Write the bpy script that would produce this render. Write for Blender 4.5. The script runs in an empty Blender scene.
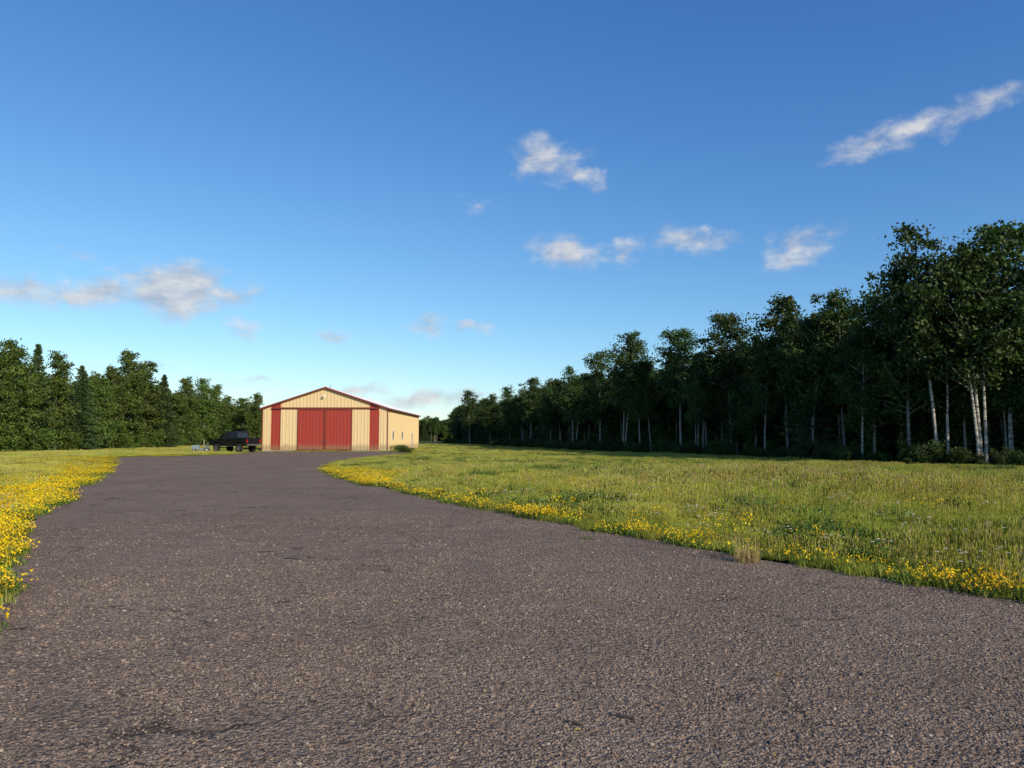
import bpy, math, random
import numpy as np
from mathutils import Vector, noise as mnoise
rng=np.random.default_rng(7); random.seed(7)
scene=bpy.context.scene
R=math.radians

# ---------------------------------------------------------------- helpers
def new_mat(name):
    m=bpy.data.materials.new(name); m.use_nodes=True
    nt=m.node_tree; nt.nodes.clear()
    return m,nt
def N(nt,t,**k):
    n=nt.nodes.new(t)
    for a,b in k.items(): setattr(n,a,b)
    return n
def L(nt,a,b): nt.links.new(a,b)
def math_n(nt,op,a,b=None,clamp=False,c=None):
    n=N(nt,'ShaderNodeMath',operation=op,use_clamp=clamp)
    for i,v in enumerate((a,b,c)):
        if v is None: continue
        if isinstance(v,(int,float)): n.inputs[i].default_value=v
        else: L(nt,v,n.inputs[i])
    return n.outputs[0]
def ramp(nt,fac,stops,ease=False):
    n=N(nt,'ShaderNodeValToRGB')
    e=n.color_ramp.elements
    if ease: n.color_ramp.interpolation='EASE'
    while len(e)<len(stops): e.new(0.5)
    for i,(p,c) in enumerate(stops):
        e[i].position=p; e[i].color=(*c,1) if len(c)==3 else c
    L(nt,fac,n.inputs[0]); return n.outputs[0]
def mixc(nt,f,a,b,mode='MIX'):
    n=N(nt,'ShaderNodeMix',data_type='RGBA',blend_type=mode)
    for s,v in ((n.inputs[0],f),(n.inputs[6],a),(n.inputs[7],b)):
        if isinstance(v,(int,float)): s.default_value=v
        elif isinstance(v,tuple): s.default_value=(*v,1)
        else: L(nt,v,s)
    return n.outputs[2]
def noise_n(nt,scale,detail=4,rough=.55,vec=None):
    n=N(nt,'ShaderNodeTexNoise'); n.inputs['Scale'].default_value=scale
    n.inputs['Detail'].default_value=detail; n.inputs['Roughness'].default_value=rough
    if vec is not None: L(nt,vec,n.inputs['Vector'])
    return n.outputs['Fac']
def simple_mat(name,col,rough=.6,metal=0,var=.12,vscale=3,bump=0):
    m,nt=new_mat(name); o=N(nt,'ShaderNodeOutputMaterial'); p=N(nt,'ShaderNodeBsdfPrincipled')
    g=N(nt,'ShaderNodeNewGeometry')
    f=noise_n(nt,vscale,5,.6,g.outputs['Position'])
    c=mixc(nt,f,tuple(x*(1-var) for x in col),tuple(min(1,x*(1+var)) for x in col))
    L(nt,c,p.inputs['Base Color']); p.inputs['Roughness'].default_value=rough; p.inputs['Metallic'].default_value=metal
    L(nt,p.outputs[0],o.inputs[0]); return m
def siding_mat(name,col):
    # painted steel: vertical weather streaks and splash dirt near the ground
    m,nt=new_mat(name); o=N(nt,'ShaderNodeOutputMaterial'); p=N(nt,'ShaderNodeBsdfPrincipled')
    g=N(nt,'ShaderNodeNewGeometry'); mp=N(nt,'ShaderNodeMapping'); mp.inputs['Scale'].default_value=(3,3,.25); L(nt,g.outputs['Position'],mp.inputs[0])
    f=noise_n(nt,1.2,5,.65,mp.outputs[0])
    c=mixc(nt,f,tuple(x*.86 for x in col),tuple(min(1,x*1.1) for x in col))
    s=N(nt,'ShaderNodeSeparateXYZ'); L(nt,g.outputs['Position'],s.inputs[0])
    d=math_n(nt,'ADD',s.outputs[2],math_n(nt,'MULTIPLY',f,-1.0))
    c=mixc(nt,ramp(nt,d,[(.0,(.55,.55,.55)),(.45,(0,0,0))]),c,(.22,.16,.09))
    L(nt,c,p.inputs['Base Color']); p.inputs['Roughness'].default_value=.48; L(nt,p.outputs[0],o.inputs[0]); return m
def foliage_mat(name,dark,light,trans=.3,patch=None,rv=.5):
    m,nt=new_mat(name); o=N(nt,'ShaderNodeOutputMaterial')
    a=N(nt,'ShaderNodeAttribute',attribute_name='tint')
    c=mixc(nt,a.outputs['Fac'],dark,light)
    oi=N(nt,'ShaderNodeObjectInfo')
    h=N(nt,'ShaderNodeHueSaturation')
    hv=math_n(nt,'MULTIPLY_ADD',oi.outputs['Random'],.035,c=.4825)
    vv=math_n(nt,'MULTIPLY_ADD',oi.outputs['Random'],rv,c=1-rv/2)
    L(nt,hv,h.inputs['Hue']); L(nt,vv,h.inputs['Value']); L(nt,c,h.inputs['Color'])
    c=h.outputs[0]
    if patch:
        g=N(nt,'ShaderNodeNewGeometry')
        for sc_,col_ in patch:
            f=noise_n(nt,sc_,4,.6,g.outputs['Position'])
            f=ramp(nt,f,[(.42,(0,0,0)),(.60,(1,1,1))])
            c=mixc(nt,f,c,mixc(nt,1.0,c,col_,'MULTIPLY'))
    d=N(nt,'ShaderNodeBsdfPrincipled'); d.inputs['Roughness'].default_value=.55; d.inputs['Specular IOR Level'].default_value=.25
    L(nt,c,d.inputs['Base Color'])
    t=N(nt,'ShaderNodeBsdfTranslucent'); L(nt,mixc(nt,1.0,c,(1.3,1.25,.6),'MULTIPLY'),t.inputs[0])
    ms=N(nt,'ShaderNodeMixShader'); ms.inputs[0].default_value=trans
    L(nt,d.outputs[0],ms.inputs[1]); L(nt,t.outputs[0],ms.inputs[2]); L(nt,ms.outputs[0],o.inputs[0])
    return m
def build_mesh(name,verts,faces,mats,fm=None,tint=None,smooth=False):
    me=bpy.data.meshes.new(name)
    me.from_pydata([tuple(v) for v in verts],[],faces)
    for m in mats: me.materials.append(m)
    if fm is not None: me.polygons.foreach_set('material_index',np.asarray(fm,dtype=np.int32))
    if tint is not None:
        at=me.attributes.new('tint','FLOAT','POINT'); at.data.foreach_set('value',np.asarray(tint,dtype=np.float32))
    if smooth: me.polygons.foreach_set('use_smooth',np.ones(len(me.polygons),dtype=bool))
    me.update(); return me
def add_obj(name,me,loc=(0,0,0),rot=(0,0,0),scale=(1,1,1),parent=None,coll=None):
    o=bpy.data.objects.new(name,me); (coll or scene.collection).objects.link(o)
    o.location=loc; o.rotation_euler=rot; o.scale=scale
    if parent: o.parent=parent
    return o
class MB:
    """mesh accumulator"""
    def __init__(s): s.v=[];s.f=[];s.m=[];s.t=[]
    def add(s,verts,faces,mat=0,tint=.5):
        b=len(s.v); s.v.extend([tuple(x) for x in verts])
        s.t.extend([tint]*len(verts) if np.isscalar(tint) else list(tint))
        for f in faces: s.f.append([i+b for i in f]); s.m.append(mat)
    def box(s,x0,x1,y0,y1,z0,z1,mat=0):
        s.add([(x0,y0,z0),(x1,y0,z0),(x1,y1,z0),(x0,y1,z0),(x0,y0,z1),(x1,y0,z1),(x1,y1,z1),(x0,y1,z1)],
              [(0,3,2,1),(4,5,6,7),(0,1,5,4),(1,2,6,5),(2,3,7,6),(3,0,4,7)],mat)
    def tube(s,pts,rads,n=7,mat=0,tint=.5):
        pts=[Vector(p) for p in pts]; V=[];F=[]
        for i,p in enumerate(pts):
            d=(pts[min(i+1,len(pts)-1)]-pts[max(i-1,0)]).normalized()
            a=d.orthogonal().normalized() if abs(d.z)<.9 else Vector((1,0,0))
            a=(a-d*a.dot(d)).normalized(); b=d.cross(a)
            for k in range(n):
                t=2*math.pi*k/n; V.append(p+(a*math.cos(t)+b*math.sin(t))*rads[i])
        for i in range(len(pts)-1):
            for k in range(n):
                F.append((i*n+k,i*n+(k+1)%n,(i+1)*n+(k+1)%n,(i+1)*n+k))
        F.append(tuple(range((len(pts)-1)*n,len(pts)*n))); F.append(tuple(range(n-1,-1,-1)))
        s.add(V,F,mat,tint)
    def leaves(s,C,size,mat,tint,up=.3,asp=.55,ndir=None):
        n=len(C)
        a=rng.normal(size=(n,3)); a/=np.linalg.norm(a,axis=1)[:,None]
        if ndir is not None: a=a*.35+ndir; a/=np.linalg.norm(a,axis=1)[:,None]
        b=rng.normal(size=(n,3)); b-=a*(a*b).sum(1)[:,None]; b/=np.linalg.norm(b,axis=1)[:,None]
        sz=(size*rng.uniform(.6,1.3,n))[:,None]
        V=np.stack([C-a*sz,C+b*sz*asp,C+a*sz,C-b*sz*asp],1).reshape(-1,3)
        b0=len(s.v); s.v.extend(map(tuple,V)); s.t.extend(np.repeat(tint,4))
        s.f.extend([[b0+4*i,b0+4*i+1,b0+4*i+2,b0+4*i+3] for i in range(n)]); s.m.extend([mat]*n)
    def mesh(s,name,mats,smooth=False): return build_mesh(name,s.v,s.f,mats,s.m,s.t,smooth)

# ---------------------------------------------------------------- materials
leaf_dk=foliage_mat('leaves_shade_tone',(.020,.042,.009),(.066,.112,.023),.2)  # deep green with the right tree line's shade put into the colour
leaf_lt=foliage_mat('leaves_lit_tone',(.045,.085,.015),(.145,.21,.04),.27,rv=.7)  # lighter green, sunlit look of the left-hand trees put into the colour
needles=foliage_mat('spruce_needles',(.030,.058,.018),(.075,.12,.04),.12)
def bark_mat(name,c1,c2,sc=6):
    m,nt=new_mat(name); o=N(nt,'ShaderNodeOutputMaterial'); p=N(nt,'ShaderNodeBsdfPrincipled')
    tc=N(nt,'ShaderNodeTexCoord'); mp=N(nt,'ShaderNodeMapping'); mp.inputs['Scale'].default_value=(1.5,1.5,6)
    L(nt,tc.outputs['Object'],mp.inputs[0])
    f=noise_n(nt,sc/4,5,.7,mp.outputs[0])
    L(nt,ramp(nt,f,[(.40,c2),(.52,c1)]),p.inputs['Base Color']); p.inputs['Roughness'].default_value=.8
    L(nt,p.outputs[0],o.inputs[0]); return m
bark_w=bark_mat('birch_bark',(.44,.41,.35),(.09,.08,.06))
bark_g=bark_mat('aspen_bark',(.27,.25,.20),(.08,.07,.055))
bark_d=bark_mat('spruce_bark',(.09,.07,.05),(.04,.03,.02))
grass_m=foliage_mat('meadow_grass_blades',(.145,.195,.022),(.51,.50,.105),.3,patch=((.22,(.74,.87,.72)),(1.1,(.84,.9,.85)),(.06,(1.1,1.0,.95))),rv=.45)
weed_m=foliage_mat('weed_leaves',(.065,.115,.02),(.17,.24,.045),.25)
sorrel_m=foliage_mat('dry_seed_stalks',(.24,.17,.065),(.50,.41,.18),.2)
yellow_m=foliage_mat('yellow_petals',(.80,.54,.005),(.9,.68,.02),.25,rv=.2)
white_m=foliage_mat('white_petals',(.7,.7,.66),(.8,.8,.78),.2)

# ---------------------------------------------------------------- world
w=bpy.data.worlds.new('World'); scene.world=w; w.use_nodes=True
nt=w.node_tree; nt.nodes.clear()
SUN=Vector((.66,-.75,0)).normalized(); EL=R(24)
SUN=Vector((SUN.x*math.cos(EL),SUN.y*math.cos(EL),math.sin(EL)))
out=N(nt,'ShaderNodeOutputWorld'); bg=N(nt,'ShaderNodeBackground'); bg.inputs[1].default_value=.11
sky=N(nt,'ShaderNodeTexSky',sky_type='NISHITA'); sky.sun_disc=False
sky.sun_elevation=EL; sky.sun_rotation=math.atan2(SUN.x,SUN.y)
sky.air_density=1.0; sky.dust_density=.35; sky.ozone_density=2.2; sky.altitude=300
ss=N(nt,'ShaderNodeSeparateColor'); L(nt,sky.outputs[0],ss.inputs[0])
sc_=N(nt,'ShaderNodeCombineColor')
for i,(cc,pw) in enumerate(((.60,1.28),(1.03,1.06),(1.98,.78))):
    L(nt,math_n(nt,'MULTIPLY',math_n(nt,'POWER',ss.outputs[i],pw),cc),sc_.inputs[i])
skyc=sc_.outputs[0]
tc=N(nt,'ShaderNodeTexCoord'); sx=N(nt,'ShaderNodeSeparateXYZ'); L(nt,tc.outputs['Generated'],sx.inputs[0])
az=math_n(nt,'MULTIPLY',math_n(nt,'ARCTAN2',sx.outputs[0],sx.outputs[1]),180/math.pi)
el=math_n(nt,'MULTIPLY',math_n(nt,'ARCSINE',sx.outputs[2]),180/math.pi)
cb=N(nt,'ShaderNodeCombineXYZ'); L(nt,az,cb.inputs[0]); L(nt,el,cb.inputs[1])
nw=N(nt,'ShaderNodeTexNoise'); nw.inputs['Scale'].default_value=.4; nw.inputs['Detail'].default_value=4; L(nt,cb.outputs[0],nw.inputs['Vector'])
vs=N(nt,'ShaderNodeVectorMath',operation='SUBTRACT'); L(nt,nw.outputs['Color'],vs.inputs[0]); vs.inputs[1].default_value=(.5,.5,.5)
vm=N(nt,'ShaderNodeVectorMath',operation='MULTIPLY_ADD'); L(nt,vs.outputs[0],vm.inputs[0]); vm.inputs[1].default_value=(4.4,2.6,0); L(nt,cb.outputs[0],vm.inputs[2])
P=vm.outputs[0]
clouds=[(-24.4,10.5,4.6,2.2,0,1.2),(-21.5,10.3,2.4,1.1,0,.95),(-34.2,9.5,3.0,1.1,0,.9),(-29.6,9.7,4.6,1.2,5,1.0),(-26.1,4.8,1.8,.7,0,.6),
(-20.3,8.2,2.0,1.0,0,.6),(-13.9,7.8,1.9,.65,0,.66),(-6.6,8.6,1.9,.9,20,.78),(-3.2,8.8,2.6,.6,0,.6),
(2.9,21.0,3.2,1.7,-5,.85),(5.6,19.9,2.2,.9,-25,.75),(-2.7,17.6,2.2,.9,0,.45),(4.2,14.3,2.8,1.5,0,1.0),
(8.5,14.0,2.4,1.1,10,.8),(13.9,14.8,3.3,1.1,-5,.8),(21.6,13.7,3.0,1.3,14,.92),(26.4,20.2,2.9,1.1,18,.92),
(29.8,20.7,3.8,1.1,12,.88),(33.6,21.4,2.8,.8,8,.62),(-30.7,12.0,1.7,.6,0,.6),(-6.3,3.0,4.8,.7,0,.85),
(-11.6,3.6,2.8,.6,0,.7),(-18.8,4.2,1.6,.5,0,.65),(-38,13,3,1,0,.5),(48,17,6,2,0,.9),(-60,14,8,3,0,.9),(60,9,7,2,0,.8),(-16,2.4,3,.5,0,.6)]
acc=None
for (a,e,ra,re,rot,stg) in clouds:
    mp=N(nt,'ShaderNodeMapping',vector_type='TEXTURE'); L(nt,P,mp.inputs[0])
    mp.inputs['Location'].default_value=(a,e,0); mp.inputs['Rotation'].default_value=(0,0,R(rot)); mp.inputs['Scale'].default_value=(ra*1.15,re*1.15,1)
    ln=N(nt,'ShaderNodeVectorMath',operation='LENGTH'); L(nt,mp.outputs[0],ln.inputs[0])
    v=math_n(nt,'MULTIPLY',math_n(nt,'SUBTRACT',1.15,ln.outputs['Value']),stg)
    v=math_n(nt,'MAXIMUM',v,0.0)
    acc=v if acc is None else math_n(nt,'MAXIMUM',acc,v)
def fbm(off,d=7,s=.62):
    va=N(nt,'ShaderNodeMapping'); va.inputs['Location'].default_value=(off[0],off[1],0); va.inputs['Scale'].default_value=(.55,1.0,1); L(nt,cb.outputs[0],va.inputs[0])
    return noise_n(nt,s,d,.6,va.outputs[0])
n1=fbm((0,0)); n2=fbm((.25,.75),3)
core=math_n(nt,'MULTIPLY',acc,1.2)
edge=math_n(nt,'MULTIPLY',math_n(nt,'SUBTRACT',n1,.51),2.5)
edge=math_n(nt,'MULTIPLY',edge,math_n(nt,'MINIMUM',math_n(nt,'MULTIPLY',acc,3.0),1.0))
dens=math_n(nt,'SUBTRACT',math_n(nt,'ADD',core,edge),.14)
df=ramp(nt,dens,[(.0,(0,0,0)),(.25,(.13,.13,.13)),(.6,(.46,.46,.46)),(1.1,(.84,.84,.84))])
shade=math_n(nt,'MULTIPLY_ADD',math_n(nt,'SUBTRACT',n1,n2),2.6,clamp=True,c=.45)
ccol=mixc(nt,shade,(3.7,4.2,5.2),(6.9,6.8,6.7))
fin=mixc(nt,df,skyc,ccol)
L(nt,fin,bg.inputs[0]); L(nt,bg.outputs[0],out.inputs[0])
sd=bpy.data.lights.new('sun','SUN'); sd.energy=5.0; sd.angle=R(.5); sd.color=(1,.86,.66)
so=add_obj('sun',sd,(30,-40,60)); so.rotation_euler=SUN.to_track_quat('Z','Y').to_euler()

# ---------------------------------------------------------------- road outline
right=[(9,-12),(7.6,0),(6.6,4.5),(5.9,6.2),(5.01,7.37),(4.29,8.33),(3.58,9.34),(2.69,10.74),(1.52,12.87),(.165,15.38),(-1.53,18.4),(-3.33,22.2),(-6.38,28.5),(-8.83,35.2),(-10.9,44),(-12.0,53),(-12.1,63),(-10.6,73),(-10.8,80),(-13.5,86.5)]
left=[(-29.2,86.5),(-28.5,80),(-27,72),(-28.5,66),(-32.5,62),(-30,56),(-21.5,40),(-15.9,28.5),(-13.3,22.2),(-11.4,19.3),(-10.1,16.2),(-8.58,13.05),(-6.54,9.87),(-5.35,7.96),(-4.5,6.5),(-4.15,5.6),(-4.3,4.6),(-4.6,0),(-5.5,-12)]
def catmull(P,step=.25):
    P=[P[0]]+P+[P[-1]]; o=[]
    for i in range(1,len(P)-2):
        p0,p1,p2,p3=[Vector((*q,0)) for q in P[i-1:i+3]]
        n=max(2,int((p2-p1).length/step))
        for k in range(n):
            t=k/n
            q=.5*((2*p1)+(p2-p0)*t+(2*p0-5*p1+4*p2-p3)*t*t+(3*p1-p0-3*p2+p3)*t**3)
            o.append((q.x,q.y))
    o.append(P[-1]); return o
rc=catmull(right); lc=catmull(left)
def jit(p):
    q=Vector((p[0]*.9,p[1]*.9,3)); q2=Vector((p[0]*3,p[1]*3,9))
    return (p[0]+.28*mnoise.noise(q)+.16*mnoise.noise(q2),p[1]+.28*mnoise.noise(q+Vector((50,0,0)))+.16*mnoise.noise(q2+Vector((9,9,9))))
outline=[jit(p) for p in rc+lc]
poly=np.array(outline)
def in_poly(x,y,pg=None):
    pg=poly if pg is None else np.asarray(pg)
    ins=np.zeros(len(x),bool); j=len(pg)-1
    for i in range(len(pg)):
        xi,yi=pg[i]; xj,yj=pg[j]
        c=((yi>y)!=(yj>y))&(x<(xj-xi)*(y-yi)/((yj-yi) if yj!=yi else 1e-9)+xi)
        ins^=c; j=i
    return ins
def edge_dist(x,y):
    d=np.full(len(x),1e9)
    for i in range(0,len(poly),2):
        d=np.minimum(d,(x-poly[i,0])**2+(y-poly[i,1])**2)
    return np.sqrt(d)

# ground
m,nt=new_mat('meadow_soil'); o=N(nt,'ShaderNodeOutputMaterial'); p=N(nt,'ShaderNodeBsdfPrincipled'); g=N(nt,'ShaderNodeNewGeometry')
f1=noise_n(nt,.12,6,.6,g.outputs['Position']); f2=noise_n(nt,9,5,.7,g.outputs['Position'])
c=mixc(nt,ramp(nt,f1,[(.35,(0,0,0)),(.65,(1,1,1))]),(.11,.14,.03),(.22,.22,.06))
c=mixc(nt,ramp(nt,f2,[(.3,(.45,.45,.45)),(.7,(1,1,1))]),(0.04,.04,.015),c)
L(nt,c,p.inputs['Base Color']); p.inputs['Roughness'].default_value=.95; p.inputs['Specular IOR Level'].default_value=.1
b=N(nt,'ShaderNodeBump'); b.inputs['Strength'].default_value=.6; b.inputs['Distance'].default_value=.05; L(nt,f2,b.inputs['Height']); L(nt,b.outputs[0],p.inputs['Normal'])
L(nt,p.outputs[0],o.inputs[0])
S=4000
add_obj('meadow_ground',build_mesh('meadow_ground',[(-S,-S,0),(S,-S,0),(S,S,0),(-S,S,0)],[(0,1,2,3)],[m]))

# asphalt
m,nt=new_mat('worn_asphalt'); o=N(nt,'ShaderNodeOutputMaterial'); p=N(nt,'ShaderNodeBsdfPrincipled'); g=N(nt,'ShaderNodeNewGeometry'); PO=g.outputs['Position']
vo=N(nt,'ShaderNodeTexVoronoi'); vo.inputs['Scale'].default_value=58; vo.inputs['Randomness'].default_value=1; L(nt,PO,vo.inputs['Vector'])
vo2=N(nt,'ShaderNodeTexVoronoi'); vo2.inputs['Scale'].default_value=25; L(nt,PO,vo2.inputs['Vector'])
big=noise_n(nt,.35,5,.6,PO); mid=noise_n(nt,3.0,5,.65,PO); fine=noise_n(nt,38,4,.7,PO)
c=mixc(nt,ramp(nt,big,[(.35,(0,0,0)),(.68,(1,1,1))]),(.265,.192,.142),(.345,.258,.195))
c=mixc(nt,ramp(nt,mid,[(.34,(.45,.45,.45)),(.6,(0,0,0))]),c,(.20,.145,.110))
sepc=N(nt,'ShaderNodeSeparateColor'); L(nt,vo.outputs['Color'],sepc.inputs[0])
c=mixc(nt,1.0,c,ramp(nt,sepc.outputs[0],[(0,(.42,.42,.42)),(.55,(1,1,1)),(.9,(1.25,1.23,1.2)),(1,(1.55,1.53,1.5))]),'MULTIPLY')
c=mixc(nt,1.0,c,ramp(nt,fine,[(.35,(.45,.45,.45)),(.52,(1,1,1))]),'MULTIPLY')
sand=noise_n(nt,1.1,6,.7,PO)
c=mixc(nt,ramp(nt,sand,[(.60,(0,0,0)),(.72,(.55,.55,.55))]),c,(.46,.36,.27))
wn=N(nt,'ShaderNodeTexNoise'); wn.inputs['Scale'].default_value=1.7; wn.inputs['Detail'].default_value=5; L(nt,PO,wn.inputs['Vector'])
wv=N(nt,'ShaderNodeVectorMath',operation='MULTIPLY_ADD'); L(nt,wn.outputs['Color'],wv.inputs[0]); wv.inputs[1].default_value=(1.3,1.3,0); L(nt,PO,wv.inputs[2])
ve=N(nt,'ShaderNodeTexVoronoi',feature='DISTANCE_TO_EDGE'); ve.inputs['Scale'].default_value=.33; L(nt,wv.outputs[0],ve.inputs['Vector'])
ck=ramp(nt,ve.outputs['Distance'],[(.0,(1,1,1)),(.009,(0,0,0))])
gate=ramp(nt,noise_n(nt,.9,3,.5,PO),[(.47,(0,0,0)),(.54,(.75,.75,.75))])
ckf=math_n(nt,'MULTIPLY',ck,gate)
c=mixc(nt,ckf,c,(.045,.034,.026))
L(nt,c,p.inputs['Base Color']); p.inputs['Roughness'].default_value=.9; p.inputs['Specular IOR Level'].default_value=.15
h=math_n(nt,'ADD',math_n(nt,'MULTIPLY',vo.outputs['Distance'],-1.0),math_n(nt,'MULTIPLY',vo2.outputs['Distance'],-1.5))
h=math_n(nt,'ADD',h,math_n(nt,'MULTIPLY',fine,1.0)); h=math_n(nt,'SUBTRACT',h,ckf)
b=N(nt,'ShaderNodeBump'); b.inputs['Strength'].default_value=.9; b.inputs['Distance'].default_value=.018; L(nt,h,b.inputs['Height'])
b2=N(nt,'ShaderNodeBump'); b2.inputs['Strength'].default_value=.7; b2.inputs['Distance'].default_value=.04; L(nt,mid,b2.inputs['Height']); L(nt,b.outputs[0],b2.inputs['Normal'])
L(nt,b2.outputs[0],p.inputs['Normal']); L(nt,p.outputs[0],o.inputs[0])
import bmesh
bm=bmesh.new(); vs_=[bm.verts.new((x,y,.012)) for x,y in outline]; fc=bm.faces.new(vs_)
bmesh.ops.triangulate(bm,faces=[fc],ngon_method='EAR_CLIP')
me=bpy.data.meshes.new('asphalt_driveway'); bm.normal_update()
if bm.faces[:] and sum(f.normal.z for f in bm.faces)<0: bmesh.ops.reverse_faces(bm,faces=bm.faces[:])
bm.to_mesh(me); bm.free(); me.materials.append(m); add_obj('asphalt_driveway',me)

# ---------------------------------------------------------------- geometry-nodes scatter
def scatter(name,pts,rotz,scl,idx,objs):
    """one object instancing source meshes on points"""
    col=bpy.data.collections.new(name+'_sources')
    for i,(nm,me) in enumerate(objs):
        ob=bpy.data.objects.new(f'{i:02d}_'+nm,me); col.objects.link(ob)
    me=bpy.data.meshes.new(name); n=len(pts); me.vertices.add(n)
    me.vertices.foreach_set('co',np.asarray(pts,dtype=np.float32).ravel())
    a=me.attributes.new('rot','FLOAT_VECTOR','POINT'); r=np.zeros((n,3),np.float32); r[:,2]=rotz; a.data.foreach_set('vector',r.ravel())
    a=me.attributes.new('scl','FLOAT_VECTOR','POINT'); a.data.foreach_set('vector',np.asarray(scl,dtype=np.float32).ravel())
    a=me.attributes.new('idx','INT','POINT'); a.data.foreach_set('value',np.asarray(idx,dtype=np.int32))
    ob=add_obj(name,me)
    ng=bpy.data.node_groups.new(name,'GeometryNodeTree')
    ng.interface.new_socket('Geometry',in_out='INPUT',socket_type='NodeSocketGeometry'); ng.interface.new_socket('Geometry',in_out='OUTPUT',socket_type='NodeSocketGeometry')
    gi=ng.nodes.new('NodeGroupInput'); go=ng.nodes.new('NodeGroupOutput')
    ci=ng.nodes.new('GeometryNodeCollectionInfo'); ci.inputs['Collection'].default_value=col; ci.inputs['Separate Children'].default_value=True; ci.inputs['Reset Children'].default_value=True
    ip=ng.nodes.new('GeometryNodeInstanceOnPoints'); ip.inputs['Pick Instance'].default_value=True
    def na(nm,t):
        q=ng.nodes.new('GeometryNodeInputNamedAttribute'); q.data_type=t; q.inputs['Name'].default_value=nm; return q.outputs[0]
    ng.links.new(gi.outputs[0],ip.inputs['Points']); ng.links.new(ci.outputs[0],ip.inputs['Instance'])
    er=ng.nodes.new('FunctionNodeEulerToRotation'); ng.links.new(na('rot','FLOAT_VECTOR'),er.inputs[0]); ng.links.new(er.outputs[0],ip.inputs['Rotation'])
    ng.links.new(na('scl','FLOAT_VECTOR'),ip.inputs['Scale']); ng.links.new(na('idx','INT'),ip.inputs['Instance Index'])
    ng.links.new(ip.outputs[0],go.inputs[0])
    md=ob.modifiers.new('scatter','NODES'); md.node_group=ng
    return ob

# ---------------------------------------------------------------- grass sources
def blades(mb,n,rad,hmin,hmax,wid,mat,lean=.35,droop=.5,tlo=0,thi=1):
    for _ in range(n):
        r=rad*math.sqrt(random.random()); t=random.uniform(0,6.283); x,y=r*math.cos(t),r*math.sin(t)
        h=random.uniform(hmin,hmax); a=random.uniform(0,6.283); l=h*random.uniform(.05,lean)
        dx,dy=math.cos(a),math.sin(a); wx,wy=-dy*wid/2,dx*wid/2; k=random.uniform(.5,1)*droop
        tt=random.uniform(tlo,thi)
        x1,y1,z1=x+dx*l*.5,y+dy*l*.5,h*.6; x2,y2,z2=x+dx*l*(1.1+k),y+dy*l*(1.1+k),h*(1-.2*k)
        mb.add([(x-wx,y-wy,0),(x+wx,y+wy,0),(x1+wx*.8,y1+wy*.8,z1),(x1-wx*.8,y1-wy*.8,z1),(x2,y2,z2)],
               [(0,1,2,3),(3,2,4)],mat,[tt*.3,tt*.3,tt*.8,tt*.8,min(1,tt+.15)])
def heads(mb,n,rad,hmin,hmax,mat,sz=.05):
    for _ in range(n):
        r=rad*math.sqrt(random.random()); t=random.uniform(0,6.283); x,y=r*math.cos(t),r*math.sin(t); h=random.uniform(hmin,hmax)
        a=random.uniform(0,6.283); l=.12*h; X,Y=x+l*math.cos(a),y+l*math.sin(a); w_=.0018
        mb.add([(x-w_,y,0),(x+w_,y,0),(X+w_,Y,h),(X-w_,Y,h)],[(0,1,2,3)],mat,.7)
        for q in (0,1.57):
            c,s_=math.cos(q+a)*sz*.16,math.sin(q+a)*sz*.16
            mb.add([(X,Y,h-sz*.4),(X+c,Y+s_,h+sz*.3),(X,Y,h+sz),(X-c,Y-s_,h+sz*.3)],[(0,1,2,3)],mat,random.uniform(.7,1))
gm=[grass_m,weed_m,sorrel_m,yellow_m,white_m]
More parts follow.
